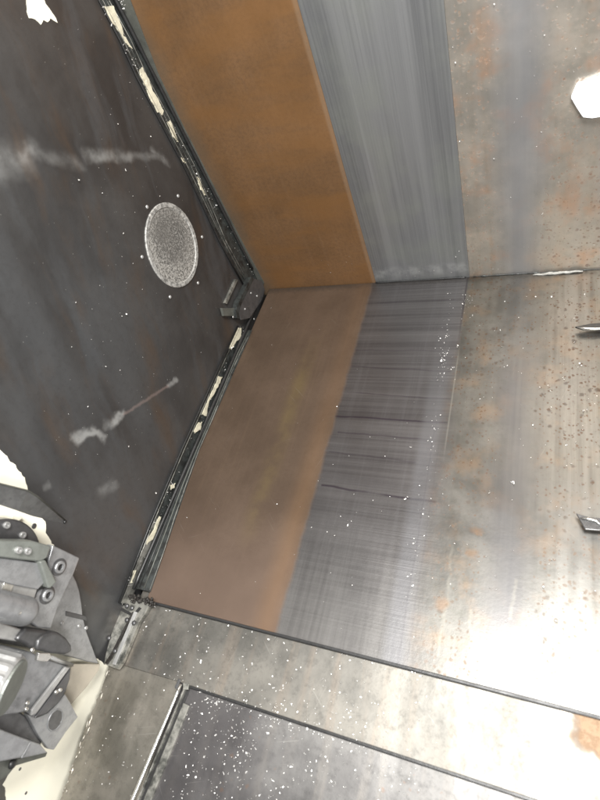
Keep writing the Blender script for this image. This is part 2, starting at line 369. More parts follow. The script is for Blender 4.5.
M = dict(
    brown=mat_brown('brown_stained_steel', (40, 1, 1)),
    brushed=mat_brushed_wall(), mot_wall=mat_mottled('spotted_steel', True),
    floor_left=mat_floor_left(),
    plate2=mat_plate('worn_plate_steel', (0.150, 0.145, 0.132), (0.235, 0.224, 0.20), (0.27, 0.222, 0.178),
                     stain=[(onz(586, 716, -.01), onz(600, 722, -.01), .016), (onz(594, 735, -.01), onz(612, 745, -.01), .03)]),
    plate3=mat_plate('violet_grey_plate_steel', (0.140, 0.136, 0.133), (0.215, 0.210, 0.202), (0.25, 0.232, 0.208)),
    side=mat_plate('olive_grey_plate_steel', (0.19, 0.18, 0.155), (0.29, 0.27, 0.235), (0.33, 0.31, 0.27)),
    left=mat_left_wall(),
    rubber=mat_simple('black_rubber', (0.018, 0.018, 0.018), 0, 0.4, 0.3, 90, 0.4),
    rail=mat_simple('dark_green_grey_paint', (0.05, 0.056, 0.054), 0.3, 0.34, 0.5, 45, 0.4, (0.018, 0.018, 0.017)),
    rail_light=mat_simple('scuffed_rail_steel', (0.30, 0.295, 0.265), 0.5, 0.4, 0.5, 35, 0.4, (0.06, 0.062, 0.055)),
    flange=mat_simple('grey_green_steel', (0.125, 0.13, 0.115), 0.4, 0.45, 0.3, 30, 0.2),
    cream_old=mat_simple('dull_cream_paint', (0.62, 0.585, 0.45), 0, 0.5, 0.35, 60, 0.3),
    cream=mat_simple('cream_paint', (0.87, 0.84, 0.70), 0, 0.45, 0.07, 12, 0.15),
    cast=mat_simple('grey_cast_metal', (0.31, 0.315, 0.32), 0.5, 0.34, 0.24, 60, 0.25),
    cast_dark=mat_simple('dark_grey_metal', (0.13, 0.13, 0.132), 0.6, 0.32, 0.3, 50, 0.3),
    cast_light=mat_simple('pale_grey_metal', (0.42, 0.42, 0.41), 0.5, 0.35, 0.2, 50, 0.2),
    cast_green=mat_simple('green_grey_metal', (0.23, 0.245, 0.225), 0.4, 0.4, 0.2, 40, 0.2),
    bright=mat_simple('bright_steel', (0.75, 0.74, 0.70), 0.9, 0.22, 0.2, 60, 0.15),
    beige=mat_simple('beige_plastic', (0.42, 0.38, 0.31), 0.0, 0.4, 0.15, 20, 0.1),
    chip=mat_simple('aluminium_chip', (0.88, 0.87, 0.84), 0.5, 0.38, 0.3, 260, 0.2),
    grime=mat_simple('oily_grime', (0.03, 0.027, 0.024), 0.1, 0.35, 0.5, 150, 0.8),
    sealant=mat_simple('pale_sealant', (0.34, 0.335, 0.31), 0.0, 0.5, 0.4, 100, 0.4),
    sieve=mat_sieve(),
    ring=mat_simple('pale_frosted_ring', (0.46, 0.455, 0.43), 0.3, 0.5, 0.7, 110, 0.6),
)

# ---------------------------------------------------------------- object helpers
def tag(o, label=None, cat=None, group=None, kind=None):
    if label: o['label'] = label
    if cat: o['category'] = cat
    if group: o['group'] = group
    if kind: o['kind'] = kind
    return o
def empty(name, loc=(0, 0, 0)):
    o = bpy.data.objects.new(name, None); o.location = loc; o.empty_display_size = 0.03; C.objects.link(o); return o
def obj(name, bm, mat, parent=None, smooth=False):
    bmesh.ops.recalc_face_normals(bm, faces=bm.faces)
    me = bpy.data.meshes.new(name)
    if smooth:
        for f in bm.faces: f.smooth = True
    bm.to_mesh(me); bm.free()
    me.materials.append(mat)
    o = bpy.data.objects.new(name, me); C.objects.link(o)
    if parent:
        o.parent = parent; o.location = -parent.location      # meshes are written in world coordinates
    return o
def bevel(bm, w, seg=2, ang=0.6):
    es = [e for e in bm.edges if len(e.link_faces) == 2 and e.calc_face_angle(0) > ang]
    bmesh.ops.bevel(bm, geom=es, offset=w, segments=seg, affect='EDGES', profile=0.6, clamp_overlap=True)
def box(x0, x1, y0, y1, z0, z1, bv=0.0, seg=2):
    bm = bmesh.new(); bmesh.ops.create_cube(bm, size=1)
    for v in bm.verts:
        v.co = Vector((x0 + (v.co.x + .5) * (x1 - x0), y0 + (v.co.y + .5) * (y1 - y0), z0 + (v.co.z + .5) * (z1 - z0)))
    if bv: bevel(bm, bv, seg)
    return bm
def prism(pts, off, bv=0.0, seg=2, bm=None):
    """a polygon given by 3D points, made solid along the vector off"""
    own = bm is None
    bm = bm or bmesh.new(); off = Vector(off)
    a = [bm.verts.new(p) for p in pts]; b = [bm.verts.new(Vector(p) + off) for p in pts]
    n = len(pts)
    bm.faces.new(a); bm.faces.new(b[::-1])
    for i in range(n): bm.faces.new((a[i], b[i], b[(i + 1) % n], a[(i + 1) % n]))
    bmesh.ops.recalc_face_normals(bm, faces=bm.faces)
    if bv: bevel(bm, bv, seg)
    return bm
def tube(path, r, n=12, bm=None, jit=0.0, caps=True):
    bm = bm or bmesh.new(); rings = []
    path = [Vector(p) for p in path]
    for i, p in enumerate(path):
        d = (path[min(i + 1, len(path) - 1)] - path[max(i - 1, 0)]).normalized()
        up = Vector((0, 0, 1)) if abs(d.z) < 0.9 else Vector((1, 0, 0))
        s = d.cross(up).normalized(); u = s.cross(d)
        rr = r[i] if isinstance(r, (list, tuple)) else r
        rr *= 1 + random.uniform(-jit, jit)
        rings.append([bm.verts.new(p + (s * math.cos(2 * math.pi * k / n) + u * math.sin(2 * math.pi * k / n)) * rr) for k in range(n)])
    for a, b in zip(rings, rings[1:]):
        for k in range(n): bm.faces.new((a[k], a[(k + 1) % n], b[(k + 1) % n], b[k]))
    if caps: bm.faces.new(rings[0][::-1]); bm.faces.new(rings[-1])
    return bm
def lathe(profile, origin, axis, n=32, bm=None, ref=None):
    """profile: (radius, height) pairs turned about an axis"""
    bm = bm or bmesh.new(); axis = Vector(axis).normalized(); origin = Vector(origin)
    s = axis.orthogonal().normalized() if ref is None else (Vector(ref) - axis * Vector(ref).dot(axis)).normalized()
    u = axis.cross(s); rings = []
    for r, h in profile:
        if r < 1e-6: rings.append([bm.verts.new(origin + axis * h)])
        else: rings.append([bm.verts.new(origin + axis * h + (s * math.cos(2 * math.pi * k / n) + u * math.sin(2 * math.pi * k / n)) * r) for k in range(n)])
    for a, b in zip(rings, rings[1:]):
        for k in range(n):
            k2 = (k + 1) % n
            if len(a) == 1 and len(b) == 1: continue
            if len(a) == 1: bm.faces.new((a[0], b[k2], b[k]))
            elif len(b) == 1: bm.faces.new((a[k], a[k2], b[0]))
            else: bm.faces.new((a[k], a[k2], b[k2], b[k]))
    return bm
def ragged(pts, step=0.006, amp=0.003, closed=True, seed=0, inset=0.0):
    """subdivide an outline and roughen it within its own plane"""
    out = []; n = len(pts); c = sum((Vector(p) for p in pts), Vector()) / n
    for i in range(n if closed else n - 1):
        a, b = Vector(pts[i]), Vector(pts[(i + 1) % n]); k = max(1, int((b - a).length / step))
        for j in range(k):
            p = a.lerp(b, j / k)
            t = (b - a).normalized(); q = (p - c); q = (q - t * q.dot(t))
            q = q.normalized() if q.length > 1e-6 else Vector()
            out.append(p + q * (amp * (mnoise.noise(p * 90 + Vector((seed, 0, 0))) * 1.6 + random.uniform(-.3, .3)) - inset))
    return out
def dome(p, nrm, r, h=0.6):
    return lathe([(r, 0), (r, r * .15), (r * .85, r * h * .65), (r * .5, r * h * .93), (0, r * h)], p, nrm, 14)
def socket_bolt(name, p, nrm, r, h, mat, parent, dark=None):
    o = obj(name, lathe([(r, -0.002), (r, h * .8), (r * .9, h), (r * .55, h), (r * .5, h * .35), (0, h * .3)], p, nrm, 20), mat, parent, False)
    return o

# ================================================================= the setting
base = obj('machine_bed', box(-0.6, 2.2, -2.9, 0.4, -0.16, -0.12, .004), M['side']); tag(base, kind='structure')

# back wall: three sheets side by side
bw = empty('back_wall', (0, 0, 0)); tag(bw, 'upright back wall of three steel sheets: brown, brushed grey and rust spotted', 'wall', kind='structure')
obj('wall_sheet', box(-0.01, 0.4197, 0.0, 0.012, -0.03, 1.7, .0003), M['brown'], bw)
obj('wall_sheet', box(0.4200, 0.7090, -0.0015, 0.0105, -0.03, 1.7, .0006), M['brushed'], bw)
obj('wall_sheet', box(0.7093, 2.1, 0.0, 0.012, -0.03, 1.7, .0004), M['mot_wall'], bw)
obj('wall_backing', box(-0.05, 2.15, 0.014, 0.05, -0.1, 1.7), M['cast'], bw)

# left wall
lw = empty('left_wall', (0, 0, 0)); tag(lw, 'dark worn steel left wall with pale reflection streaks painted on', 'wall', kind='structure')
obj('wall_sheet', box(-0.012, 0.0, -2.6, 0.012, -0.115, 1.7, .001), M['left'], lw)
def paint(px, x=0.0, th=0.0012, seed=0, amp=0.003, parent=lw, step=.006, inset=0.0, name='cream_paint_patch'):
    return obj(name, prism(ragged([onx(u, v, x) for u, v in px], step, amp, seed=seed, inset=inset), (th, 0, 0)), M['cream' if parent is lw else 'cream_old'], parent)
paint([(-25, 430), (0, 450), (10, 461), (19, 470), (26, 480), (28, 495), (38, 510), (44, 522), (46, 532), (53, 545), (62, 575), (70, 610), (76, 640), (90, 655), (106, 664), (115, 668),
       (95, 715), (82, 750), (66, 790), (60, 812), (52, 840), (5, 830), (7, 812), (5, 792), (3, 785), (14, 764), (-20, 740), (-40, 600)], seed=3)
paint([(24, -8), (27, 4), (27, 12), (29, 18), (38, 22), (40, 24), (43, 20), (47, 22), (50, 18), (57, 23), (52, 13), (45, 4), (42, -8)], seed=8, amp=.002)
for u, v, r in [(20, 769, .003), (26, 793, .003), (5, 523, .003), (34, 526, .0055)]:
    obj('paint_chip_hole', dome(onx(u, v, 0.0012), (1, 0, 0), r, .3), M['cast_dark'], lw, True)

# ---- round filter window with its screws
cc = onx(173, 246)
rw = sum((onx(u, v) - cc).length for u, v in [(173, 203), (173, 289), (147, 235), (199, 260)]) / 4 * 1.03
rw = 0.110
ft = empty('round_filter', cc); tag(ft, 'round frosted filter disc with pale rim set in the dark left wall', 'filter')
obj('rim', lathe([(rw, 0), (rw, .002), (rw * .985, .0035), (rw * .90, .0035), (rw * .87, .0005)], cc, (1, 0, 0), 64), M['ring'], ft)
obj('mesh_disc', lathe([(rw * .885, .0), (rw * .885, .0012), (rw * .4, .0018), (0, .002)], cc, (1, 0, 0), 48), M['sieve'], ft)
for u, v in [(147, 207), (178, 196), (202, 237), (198, 283), (170, 297), (142, 257)]:
    obj('screw', dome(onx(u, v), (1, 0, 0), .0048, .7), M['cast_light'], ft, True)

# ================================================================= floor covers
e1 = [(135, 597), (600, 715)]
Y1 = -1.082
EDGE1 = (onz(135, 597).y, onz(600, 715).y)
c1 = empty('floor_cover', (0.2, -0.5, 0)); tag(c1, 'large floor cover below the back wall, stained brown, brushed grey and rust spotted', 'cover plate')
xl = onz(150, 592).x; xl2 = onz(252, 330).x
bm = prism([(xl2, -0.002, 0), (2.1, -0.002, 0), (2.1, Y1, 0), (xl, Y1, 0), (onz(199, 450).x, onz(199, 450).y, 0)], (0, 0, -0.006), .0012)
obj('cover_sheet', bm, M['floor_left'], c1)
obj('wiper_strip', box(xl - .01, 2.1, Y1 - .0055, Y1 + .004, -0.0085, -0.0012, .002), M['rubber'], c1)
z2, z3 = -0.0092, -0.0184
Y2 = onz(180, 683, z2).y; Y2b = onz(540, 800, z2).y; Y2 = (Y2 + Y2b) / 2
c3 = empty('floor_cover', (0.6, -1.15, z2)); tag(c3, 'narrow steel floor cover strewn with chips between the two dark edge lines', 'cover plate')
xs0 = onz(118, 668, z2).x - .008
bm = prism([(0.012, Y1 + .2, z2), (2.1, Y1 + .2, z2), (2.1, Y2, z2), (0.222, Y2, z2), (xs0, Y2 - .004, z2)], (0, 0, -0.006), .0012)
obj('cover_sheet', bm, M['plate2'], c3)
obj('wiper_strip', box(0.222, 2.1, Y2 - .005, Y2 + .004, z2 - .009, z2 - .0015, .0015), M['rubber'], c3)
c4 = empty('floor_cover', (0.8, -1.6, z3)); tag(c4, 'violet grey nearest floor cover heavily sprinkled with metal chips, right of the bright rod', 'cover plate')
obj('cover_sheet', box(0.212, 2.1, -2.9, Y2 + .15, z3 - .006, z3, .0012), M['plate3'], c4)
# side plate between the rod and the left wall, its outer edge rough
zz = -0.012
edge = [onz(u, v, zz) for u, v in [(108, 671), (104, 682), (97, 700), (92, 712), (86, 726), (82, 738), (75, 757), (69, 775), (64, 790), (58, 806), (50, 830), (30, 880)]]
ed = []
for a, b in zip(edge, edge[1:]):
    for j in range(6):
        p = a.lerp(b, j / 6); p.x += .0035 * mnoise.noise(p * 120) + random.uniform(-.0012, .0012); ed.append(p)
ed.append(edge[-1])
ed2 = [Vector((edge[0].x, Y2 + .03, zz))] + ed
pts = ed2 + [Vector((edge[-1].x, -2.9, zz)), Vector((0.205, -2.9, zz)), Vector((0.218, Y2 + .03, zz))]
sp = empty('side_plate', (0.12, -1.4, zz)); tag(sp, 'olive grey side plate with ragged edge between the cream wall paint and bright rod', 'cover plate')
obj('plate_sheet', prism(pts, (0, 0, -0.004)), M['side'], sp)
bm = bmesh.new()
for i in range(34):
    p = random.choice(ed[:-6]) + Vector((random.uniform(.001, .010), random.uniform(-.012, .012), .0005))
    q = random.uniform(.0008, .0022) * random.choice((1, 1, 2.2))
    bmesh.ops.create_icosphere(bm, subdivisions=1, radius=1, matrix=Matrix.Translation(p) @ Matrix.Rotation(random.uniform(-.3, .3), 4, 'Z') @ Matrix.Diagonal((q * .6, q * 1.9, q * .5, 1)))
tag(obj('sealant_crumbs', bm, M['side'], sp), kind='stuff')

# ---- bright rod and its channel at the left edge of the nearest cover
rt, rb = onz(181, 684, z3 + .012), onz(131, 803, z3 + .012); d = (rb - rt).normalized()
rr = empty('guide_rail', rt); tag(rr, 'bright round rod with narrow channel at the left edge of the nearest floor cover', 'guide rail')
L = 1.4
obj('rod', tube([rt, rt + d * .02, rt + d * .2, rt + d * L], .0042, 16), M['bright'], rr, True)
def along(o0, o1, z, h, L0=0.0, L1=L):                  # bar beside the rod
    s = Vector((-d.y, d.x, 0)); s = s if s.x > 0 else -s
    return prism([rt + s * o0 + d * L0 + Vector((0, 0, z)), rt + s * o1 + d * L0 + Vector((0, 0, z)), rt + s * o1 + d * L1 + Vector((0, 0, z)), rt + s * o0 + d * L1 + Vector((0, 0, z))], (0, 0, -h), .0006)
obj('channel', along(.006, .020, -.008, .006), M['rubber'], rr)
obj('channel_lip', along(.0095, .013, -.001, .008), M['rail_light'], rr)
obj('flange', along(.020, .036, -.006, .006, .03), M['rail_light'], rr)
obj('end_clip', prism([onz(u, v, z3 + .008) for u, v in [(184, 683), (190, 684), (189, 690), (184, 690)]], (0, 0, .005), .001), M['rail_light'], rr)
obj('end_clip', prism([onz(u, v, z3 + .008) for u, v in [(176, 688), (180, 679), (182, 680), (178, 690)]], (0, 0, .007), .0006), M['cast_dark'], rr)

# ================================================================= corner rails
ur = empty('corner_rail', (0, 0, 0.4)); tag(ur, 'black upright corner rail with flaking cream paint between dark and brown walls', 'rail')
bk = [(268, 290), (250, 257), (240, 238), (184, 128), (158, 74), (130, 0), (100, -70)]
pts = [ony(u, v, -.003) for u, v in bk] + [Vector((0.002, -.003, 1.3)), Vector((0.002, -.003, 0.0))]
pts[0].z = 0.03; pts[0].x = .022
obj('wall_flange', prism(pts, (0, 0.003, 0), .0006), M['flange'], ur)
lf = [(243, 284), (219, 240), (184, 166), (137, 77), (120, 40), (99, 0), (75, -60)]
P = [onx(u, v, .004) for u, v in lf]
pts = P + [Vector((.004, -.006, P[-1].z + .1)), Vector((.004, -.006, .03))]
obj('side_flange', prism(pts, (-.004, 0, 0), .001), M['rail'], ur)
obj('seam_or_shade_cord', tube([onx(u, v, .005) + Vector((0, random.uniform(-.0008, .0008), 0)) for u, v in lf], .0028, 8, jit=.2), M['rubber'], ur, True)  # black cord stands in for the shadow gap beside the rail
obj('edge_cord', tube([Vector((.009, -.009, z / 20)) for z in range(2, 26)], .005, 8, jit=.2), M['rubber'], ur, True)
for du, rr_ in ((7, .0006), (10.5, .0009)):
    obj('scratched_ridge', tube([onx(u + du * (1 if v < 200 else .6), v, .0052) + Vector((0, random.uniform(-.002, .002), 0)) for u, v in lf[:-1]], rr_, 6, jit=.5), M['rail_light'], ur, True)
obj('bright_edge', tube([onx(u + 3.5, v, .006) + Vector((0, random.uniform(-.0006, .0006), 0)) for u, v in lf], .0009, 6), M['rail_light'], ur, True)
for i, px in enumerate([[(104, 6), (113, 6), (121, 25), (124, 38), (132, 50), (127, 46), (118, 32), (109, 20)],
           [(138, 69), (142, 67), (148, 78), (153, 91), (160, 103), (164, 112), (162, 116), (157, 113), (150, 100), (144, 86), (140, 77)],
           [(166, 121), (170, 120), (175, 132), (178, 143), (172, 137)], [(180, 156), (184, 158), (186, 164), (182, 163)], [(196, 176), (199, 178), (205, 196), (200, 190)]]):
    paint(px, .0042, .0022, i + 20, .0022, ur, .003, .0022)
lr = empty('corner_rail', (0, -0.6, 0)); tag(lr, 'long black floor rail with flaking cream paint beside the brown floor cover', 'rail')
fr = [(252, 330), (199, 450), (150, 592)]
P = [onz(u, v, .003) for u, v in fr]
obj('floor_flange', prism([Vector((.003, P[0].y, .003))] + P + [Vector((.003, P[-1].y, .003))], (0, 0, -.006), .0012), M['rail'], lr)
lf2 = [(238, 326), (182, 449), (150, 525), (119, 603)]
P = [onx(u, v, .004) for u, v in lf2]
obj('side_flange', prism(P + [Vector((.004, P[-1].y, .004)), Vector((.004, P[0].y, .004))], (-.004, 0, 0), .001), M['rail'], lr)
for t0, rad, mt in ((.35, .0022, 'rubber'), (.62, .0014, 'flange'), (.98, .0012, 'rail_light')):
    obj('ridge', tube([Vector((.006 + (onz(u, v, .003).x - .006) * t0 + random.uniform(-.0008, .0008), onz(u, v, .003).y, .0035)) for u, v in [(252, 330), (240, 353), (226, 386), (213, 418), (199, 450), (186, 485), (175, 517), (164, 552), (150, 590)]], rad, 8, jit=.5), M[mt], lr, True)
Q = [onx(u, v, .0045) for u, v in [(148, 535), (157, 518), (162, 522), (130, 603), (121, 603)]]
obj('worn_face', prism(ragged(Q, .008, .0015), (.0006, 0, 0)), M['rail_light'], lr)
obj('seam_or_shade_cord', tube([onx(u, v, .005) for u, v in [(238, 326), (210, 387), (182, 449), (150, 525), (119, 603)]], .0026, 8, jit=.2), M['rubber'], lr, True)  # black cord in place of the dark shadow gap along the floor rail
obj('bright_edge', tube([onx(u + 2.5, v, .0065) for u, v in [(238, 326), (210, 387), (182, 449), (150, 525), (121, 598)]], .0009, 6), M['rail_light'], lr, True)
obj('edge_cord', tube([Vector((.011 + .003 * mnoise.noise(Vector((0, y, 0))), y / 30.0, .0075)) for y in range(-32, -2)], .005, 8, jit=.25), M['rubber'], lr, True)
for i, px in enumerate([[(237, 327), (241, 328), (241, 337), (236, 342), (231, 350), (229, 348), (232, 340)],
           [(218, 376), (222, 377), (217, 388), (212, 397), (208, 403), (205, 417), (201, 414), (205, 406), (209, 396), (214, 386)],
           [(198, 421), (202, 422), (200, 430), (194, 434), (193, 431)], [(170, 485), (175, 483), (174, 489), (170, 490)],
           [(159, 515), (161, 517), (154, 538), (146, 545), (145, 541), (152, 531)], [(133, 570), (136, 570), (132, 583), (130, 583)]]):
    paint(px, .0046, .0022, i + 40, .0020, lr, .003, .0018)

# ---- bent bracket where the two rails meet
cb = empty('corner_bracket', onx(240, 300, .01)); tag(cb, 'small bent metal bracket where the two corner rails meet', 'bracket')
A = [(252, 278), (262, 281), (265, 290), (262, 300), (250, 318), (241, 320), (238, 312), (241, 302)]
obj('plate', prism([onx(u, v, .020) for u, v in A], (-.003, 0, 0), .001), M['cast_dark'], cb)
obj('side_lip', prism([onx(u, v, .021) for u, v in [(251, 277), (254, 279), (242, 303), (239, 312), (240, 319), (237, 318), (236, 311), (239, 301)]], (-.018, 0, 0), .0008), M['rail'], cb)
obj('tab', prism([onx(u, v, .012) for u, v in [(222, 308), (239, 308), (240, 316), (224, 316)]], (-.008, 0, 0), .0008), M['flange'], cb)
obj('fin', prism([onx(u, v, .008) for u, v in [(236, 279), (238, 280), (227, 304), (225, 303)]], (-.008, 0, 0), .0006), M['rail_light'], cb)
for u, v in [(251, 293), (245, 309), (257, 296), (233, 317), (254, 319)]:
    obj('screw', dome(onx(u, v, .020), (1, 0, 0), .0035, .7), M['cast_light'], cb, True)

# ---- riveted plate at the near end of the floor rail
rp = empty('riveted_plate', onz(125, 635, .004)); tag(rp, 'pale riveted hinge plate at the near end of the floor rail', 'hinge')
obj('plate', prism([onz(u, v, .004) for u, v in [(117, 604), (123, 596), (141, 601), (150, 604), (146, 612), (139, 622), (122, 662), (117, 669), (104, 664), (106, 652), (113, 628)]], (0, 0, -.012), .001), M['rail_light'], rp)
obj('strip', prism([onz(u, v, .008) for u, v in [(134, 611), (137, 612), (115, 665), (112, 664)]], (0, 0, -.004), .0008), M['cast_light'], rp)
obj('slit', prism([onz(u, v, .0094) for u, v in [(132, 612), (133.5, 612), (112, 657), (107, 664), (104.5, 663), (110, 655)]], (0, 0, -.004), .0003), M['grime'], rp)
obj('crossbar', prism([onz(u, v, .007) for u, v in [(116, 604), (119, 606), (133, 614), (139, 607), (141, 608), (133, 617), (116, 608)]], (0, 0, -.003), .0004), M['rubber'], rp)
for u, v in [(127, 606), (132, 608), (127, 620), (134, 623), (109, 638), (115, 651)]:
    obj('rivet', dome(onz(u, v, .006), (0, 0, 1), .0056, .8), M['cast_dark'], rp, True)
# oily clump of swarf at the corner of the brown cover
bm = bmesh.new()
for i in range(60):
    t_ = random.random(); p = onz(131 + 24 * t_, 598 + 5 * t_, .004) + Vector((random.gauss(0, .004), random.gauss(0, .004), random.uniform(0, .006)))
    bmesh.ops.create_icosphere(bm, subdivisions=1, radius=random.uniform(.002, .005), matrix=Matrix.Translation(p))
tag(obj('swarf_clump', bm, M['grime'], None), 'black oily clump of swarf at the near left corner of the brown floor cover', 'swarf')

# ---- seam at the foot of the back wall
bm = tube([Vector((x / 100, -.0045, .0015 + .001 * mnoise.noise(Vector((x / 3, 0, 0))))) for x in range(42, 71)], .0022, 8, jit=.15)
tag(obj('seam_or_shade_cord', bm, M['rubber'], None, True), 'thin black seal along the foot of the brushed grey wall sheet', 'seal')
bm = tube([Vector((x / 100, -.003, .0015)) for x in range(72, 210)], [.0008 + .003 * max(0, mnoise.noise(Vector((x / 2.0, 3, 0)))) for x in range(72, 210)], 8, jit=.2)
tag(obj('seam_or_shade_cord', bm, M['rail'], None, True), 'patchy dark seal along the foot of the rust spotted wall sheet', 'seal')
a, b = ony(533, 275, -.01), ony(583, 271, -.01)
bm = tube([a.lerp(b, i / 24) + Vector((0, 0, .001 * math.sin(i))) for i in range(25)], [.0018 + .003 * math.sin(math.pi * i / 24) * random.uniform(.6, 1.2) for i in range(25)], 8)
tag(obj('sealant_bead', bm, M['sealant'], None, True), 'short pale bead of sealant in the seam below the rust spotted wall', 'sealant')

# ================================================================= tool changer arm at the left
K = M
tc = empty('tool_changer', onx(40, 640, .06)); tag(tc, 'grey cast tool changer with bolted lugs and ribbed drum in front of the left wall', 'tool changer')
def pl(name, px, x, th, mat, bv=.0015, parent=None, seg=3):
    o = obj(name, prism([onx(u, v, x) for u, v in px], (-th, 0, 0), bv * 1.7, seg), K[mat], parent or tc)
    for f in o.data.polygons: f.use_smooth = True
    w_ = o.modifiers.new('weighted_normals', 'WEIGHTED_NORMAL'); w_.weight = 100
    return o
# rear body plate, rounded on its right
arc = [(66, 566), (72, 572), (77, 582), (80, 592), (82, 604), (83, 616), (87, 632), (93, 648), (99, 664), (88, 662), (74, 658), (40, 650), (-20, 640), (-20, 560), (30, 545)]
pl('body_plate', arc, .030, .020, 'cast', .002)
pl('body_groove', [(66, 611), (86, 616), (87, 621), (66, 616)], .0315, .003, 'cast_dark', .0008)
for u, v in [(79, 626), (86, 628), (62, 623)]:
    obj('screw', dome(onx(u, v, .030), (1, 0, 0), .0045, .6), K['cast_light'], tc, True)
# round flange behind the housing
fc = onx(-8, 570, .03); fr_ = (onx(22, 523, .03) - fc).length
obj('round_flange', lathe([(fr_, -.01), (fr_, .010), (fr_ * .97, .013), (fr_ * .5, .013), (0, .013)], fc, (1, 0, 0), 64), K['cast_dark'], tc)
for u, v in [(6, 525), (22, 535), (18, 550), (27, 551)]:
    socket_bolt('bolt', onx(u, v, .043 if v < 540 else .095), (1, 0, 0), .0062, .005, K['cast_light'], tc)
# housing: a long block with its bevelled roof and dark underside
pl('housing_roof', [(-20, 540), (12, 541), (33, 541), (52, 546), (48, 558), (41, 562), (20, 560), (-20, 555)], .094, .03, 'cast_green', .003)
pl('housing_front', [(-20, 555), (20, 560), (40, 563), (45, 583), (38, 590), (12, 585), (-20, 576)], .088, .03, 'cast', .002)
pl('housing_arm', [(40, 562), (46, 560), (57, 582), (50, 589), (48, 587)], .098, .02, 'cast_green', .002)
pl('pale_insert', [(-20, 574), (4, 577), (38, 587), (34, 600), (-20, 592)], .082, .02, 'cast_light', .001)
pl('insert_gleam', [(6, 577), (16, 580), (11, 592), (2, 590)], .0835, .003, 'bright', .0006)
# bolted lug plate
pl('lug_plate', [(53, 545), (80, 558), (74, 574), (66, 590), (58, 608), (51, 629), (38, 628), (30, 622), (32, 600), (40, 590), (52, 586), (48, 563)], .078, .018, 'cast', .002)
for u, v in [(59, 567), (47, 595)]:
    b = obj('socket_bolt', lathe([(.0120, -.001), (.0120, .0035), (.0105, .005), (.0068, .005), (.0066, .0012), (0, .001)], onx(u, v, .078), (1, 0, 0), 24), K['cast'], tc)
    obj('socket', lathe([(.0066, .0014), (0, .0014)], onx(u, v, .078), (1, 0, 0), 6), K['rubber'], tc)
    obj('washer', lathe([(.0165, -.001), (.0165, .0012), (.0140, .0018), (.0128, .0018)], onx(u, v, .078), (1, 0, 0), 24), K['cast_dark'], tc)
# rounded pin pointing right
a_, b_ = onx(-30, 600, .105), onx(24, 611, .105); ax = (b_ - a_).normalized(); rp_ = (onx(24, 597, .105) - b_).length
prof = [(rp_, 0), (rp_, (b_ - a_).length)] + [(rp_ * math.cos(k * math.pi / 16), (b_ - a_).length + rp_ * .9 * math.sin(k * math.pi / 16)) for k in range(1, 8)] + [(0, (b_ - a_).length + rp_ * .9)]
obj('pin', lathe(prof, a_, ax, 32), K['cast'], tc, True)
obj('pin_highlight', dome(onx(18, 612, .125), (1, 0, .3), .006, .8), K['bright'], tc, True)  # small bright domes stand in for highlights on the pin
obj('pin_highlight', dome(onx(29, 614, .122), (1, 0, .3), .0045, .8), K['cast_light'], tc, True)
# pale arm and dark knob
pl('pale_arm', [(-20, 616), (0, 622), (24, 630), (18, 642), (-20, 636)], .080, .02, 'cast_light', .002)
pl('knob_base', [(16, 640), (26, 628), (50, 631), (42, 650), (34, 650)], .088, .025, 'cast_dark', .004)
kc = onx(55, 650, .09)
knob = [(36, 650), (38, 641), (44, 635), (52, 632), (60, 633), (67, 638), (72, 645), (73, 652), (66, 655), (52, 654)]
pl('knob', knob, .094, .03, 'cast_dark', .006, seg=4)
pl('clip', [(39, 653), (50, 653), (52, 657), (47, 662), (37, 661)], .098, .008, 'bright', .001)
obj('clip_rod', tube([onx(50, 657, .092), onx(60, 661, .085), onx(72, 665, .06)], .0035, 10), K['cast_light'], tc, True)
obj('clip_ball', dome(onx(32, 650, .098), (1, 0, 0), .0045, .9), K['bright'], tc, True)
# big disc with bright chord
pl('disc', [(-20, 640), (30, 652), (50, 660), (71, 667), (70, 678), (66, 690), (58, 702), (46, 713), (34, 718), (26, 712), (-20, 720)], .072, .02, 'cast', .002)
pl('disc_rim', [(71, 668), (70, 679), (66, 691), (58, 703), (46, 714), (35, 718), (50, 698)], .076, .01, 'cast_dark', .0015)
pl('bright_chord', [(66, 667), (70, 668), (36, 714), (31, 716), (32, 710)], .080, .006, 'cast_light', .001)
for u, v in [(56, 692), (60, 690), (27, 703), (26, 709)]:
    obj('screw', dome(onx(u, v, .084), (1, 0, 0), .0045, .8), K['bright'], tc, True)
# ribbed drum lying along the arm
a_, b_ = onx(-45, 672, .055), onx(11, 687, .135); ax = (b_ - a_).normalized(); Ld = (b_ - a_).length; rd = (onx(11, 657, .135) - b_).length * .95
bm = bmesh.new(); n = 56; rings = []
s = ax.orthogonal().normalized(); u_ = ax.cross(s)
for h, kx in ((0, 1), (Ld * .93, 1), (Ld * .97, .965), (Ld, .93)):
    rings.append([bm.verts.new(a_ + ax * h + (s * math.cos(2 * math.pi * k / n) + u_ * math.sin(2 * math.pi * k / n)) * rd * kx * (1.0 if k % 4 < 2 else (.925 if kx == 1 else .99))) for k in range(n)])
for A_, B_ in zip(rings, rings[1:]):
    for k in range(n): bm.faces.new((A_[k], A_[(k + 1) % n], B_[(k + 1) % n], B_[k]))
bm.faces.new(rings[-1])
obj('ribbed_drum', bm, K['cast_light'], tc)
obj('drum_cap', lathe([(rd * .88, Ld - .001), (rd * .86, Ld + .004), (rd * .3, Ld + .005), (0, Ld + .005)], a_, ax, 40), K['cast_green'], tc)
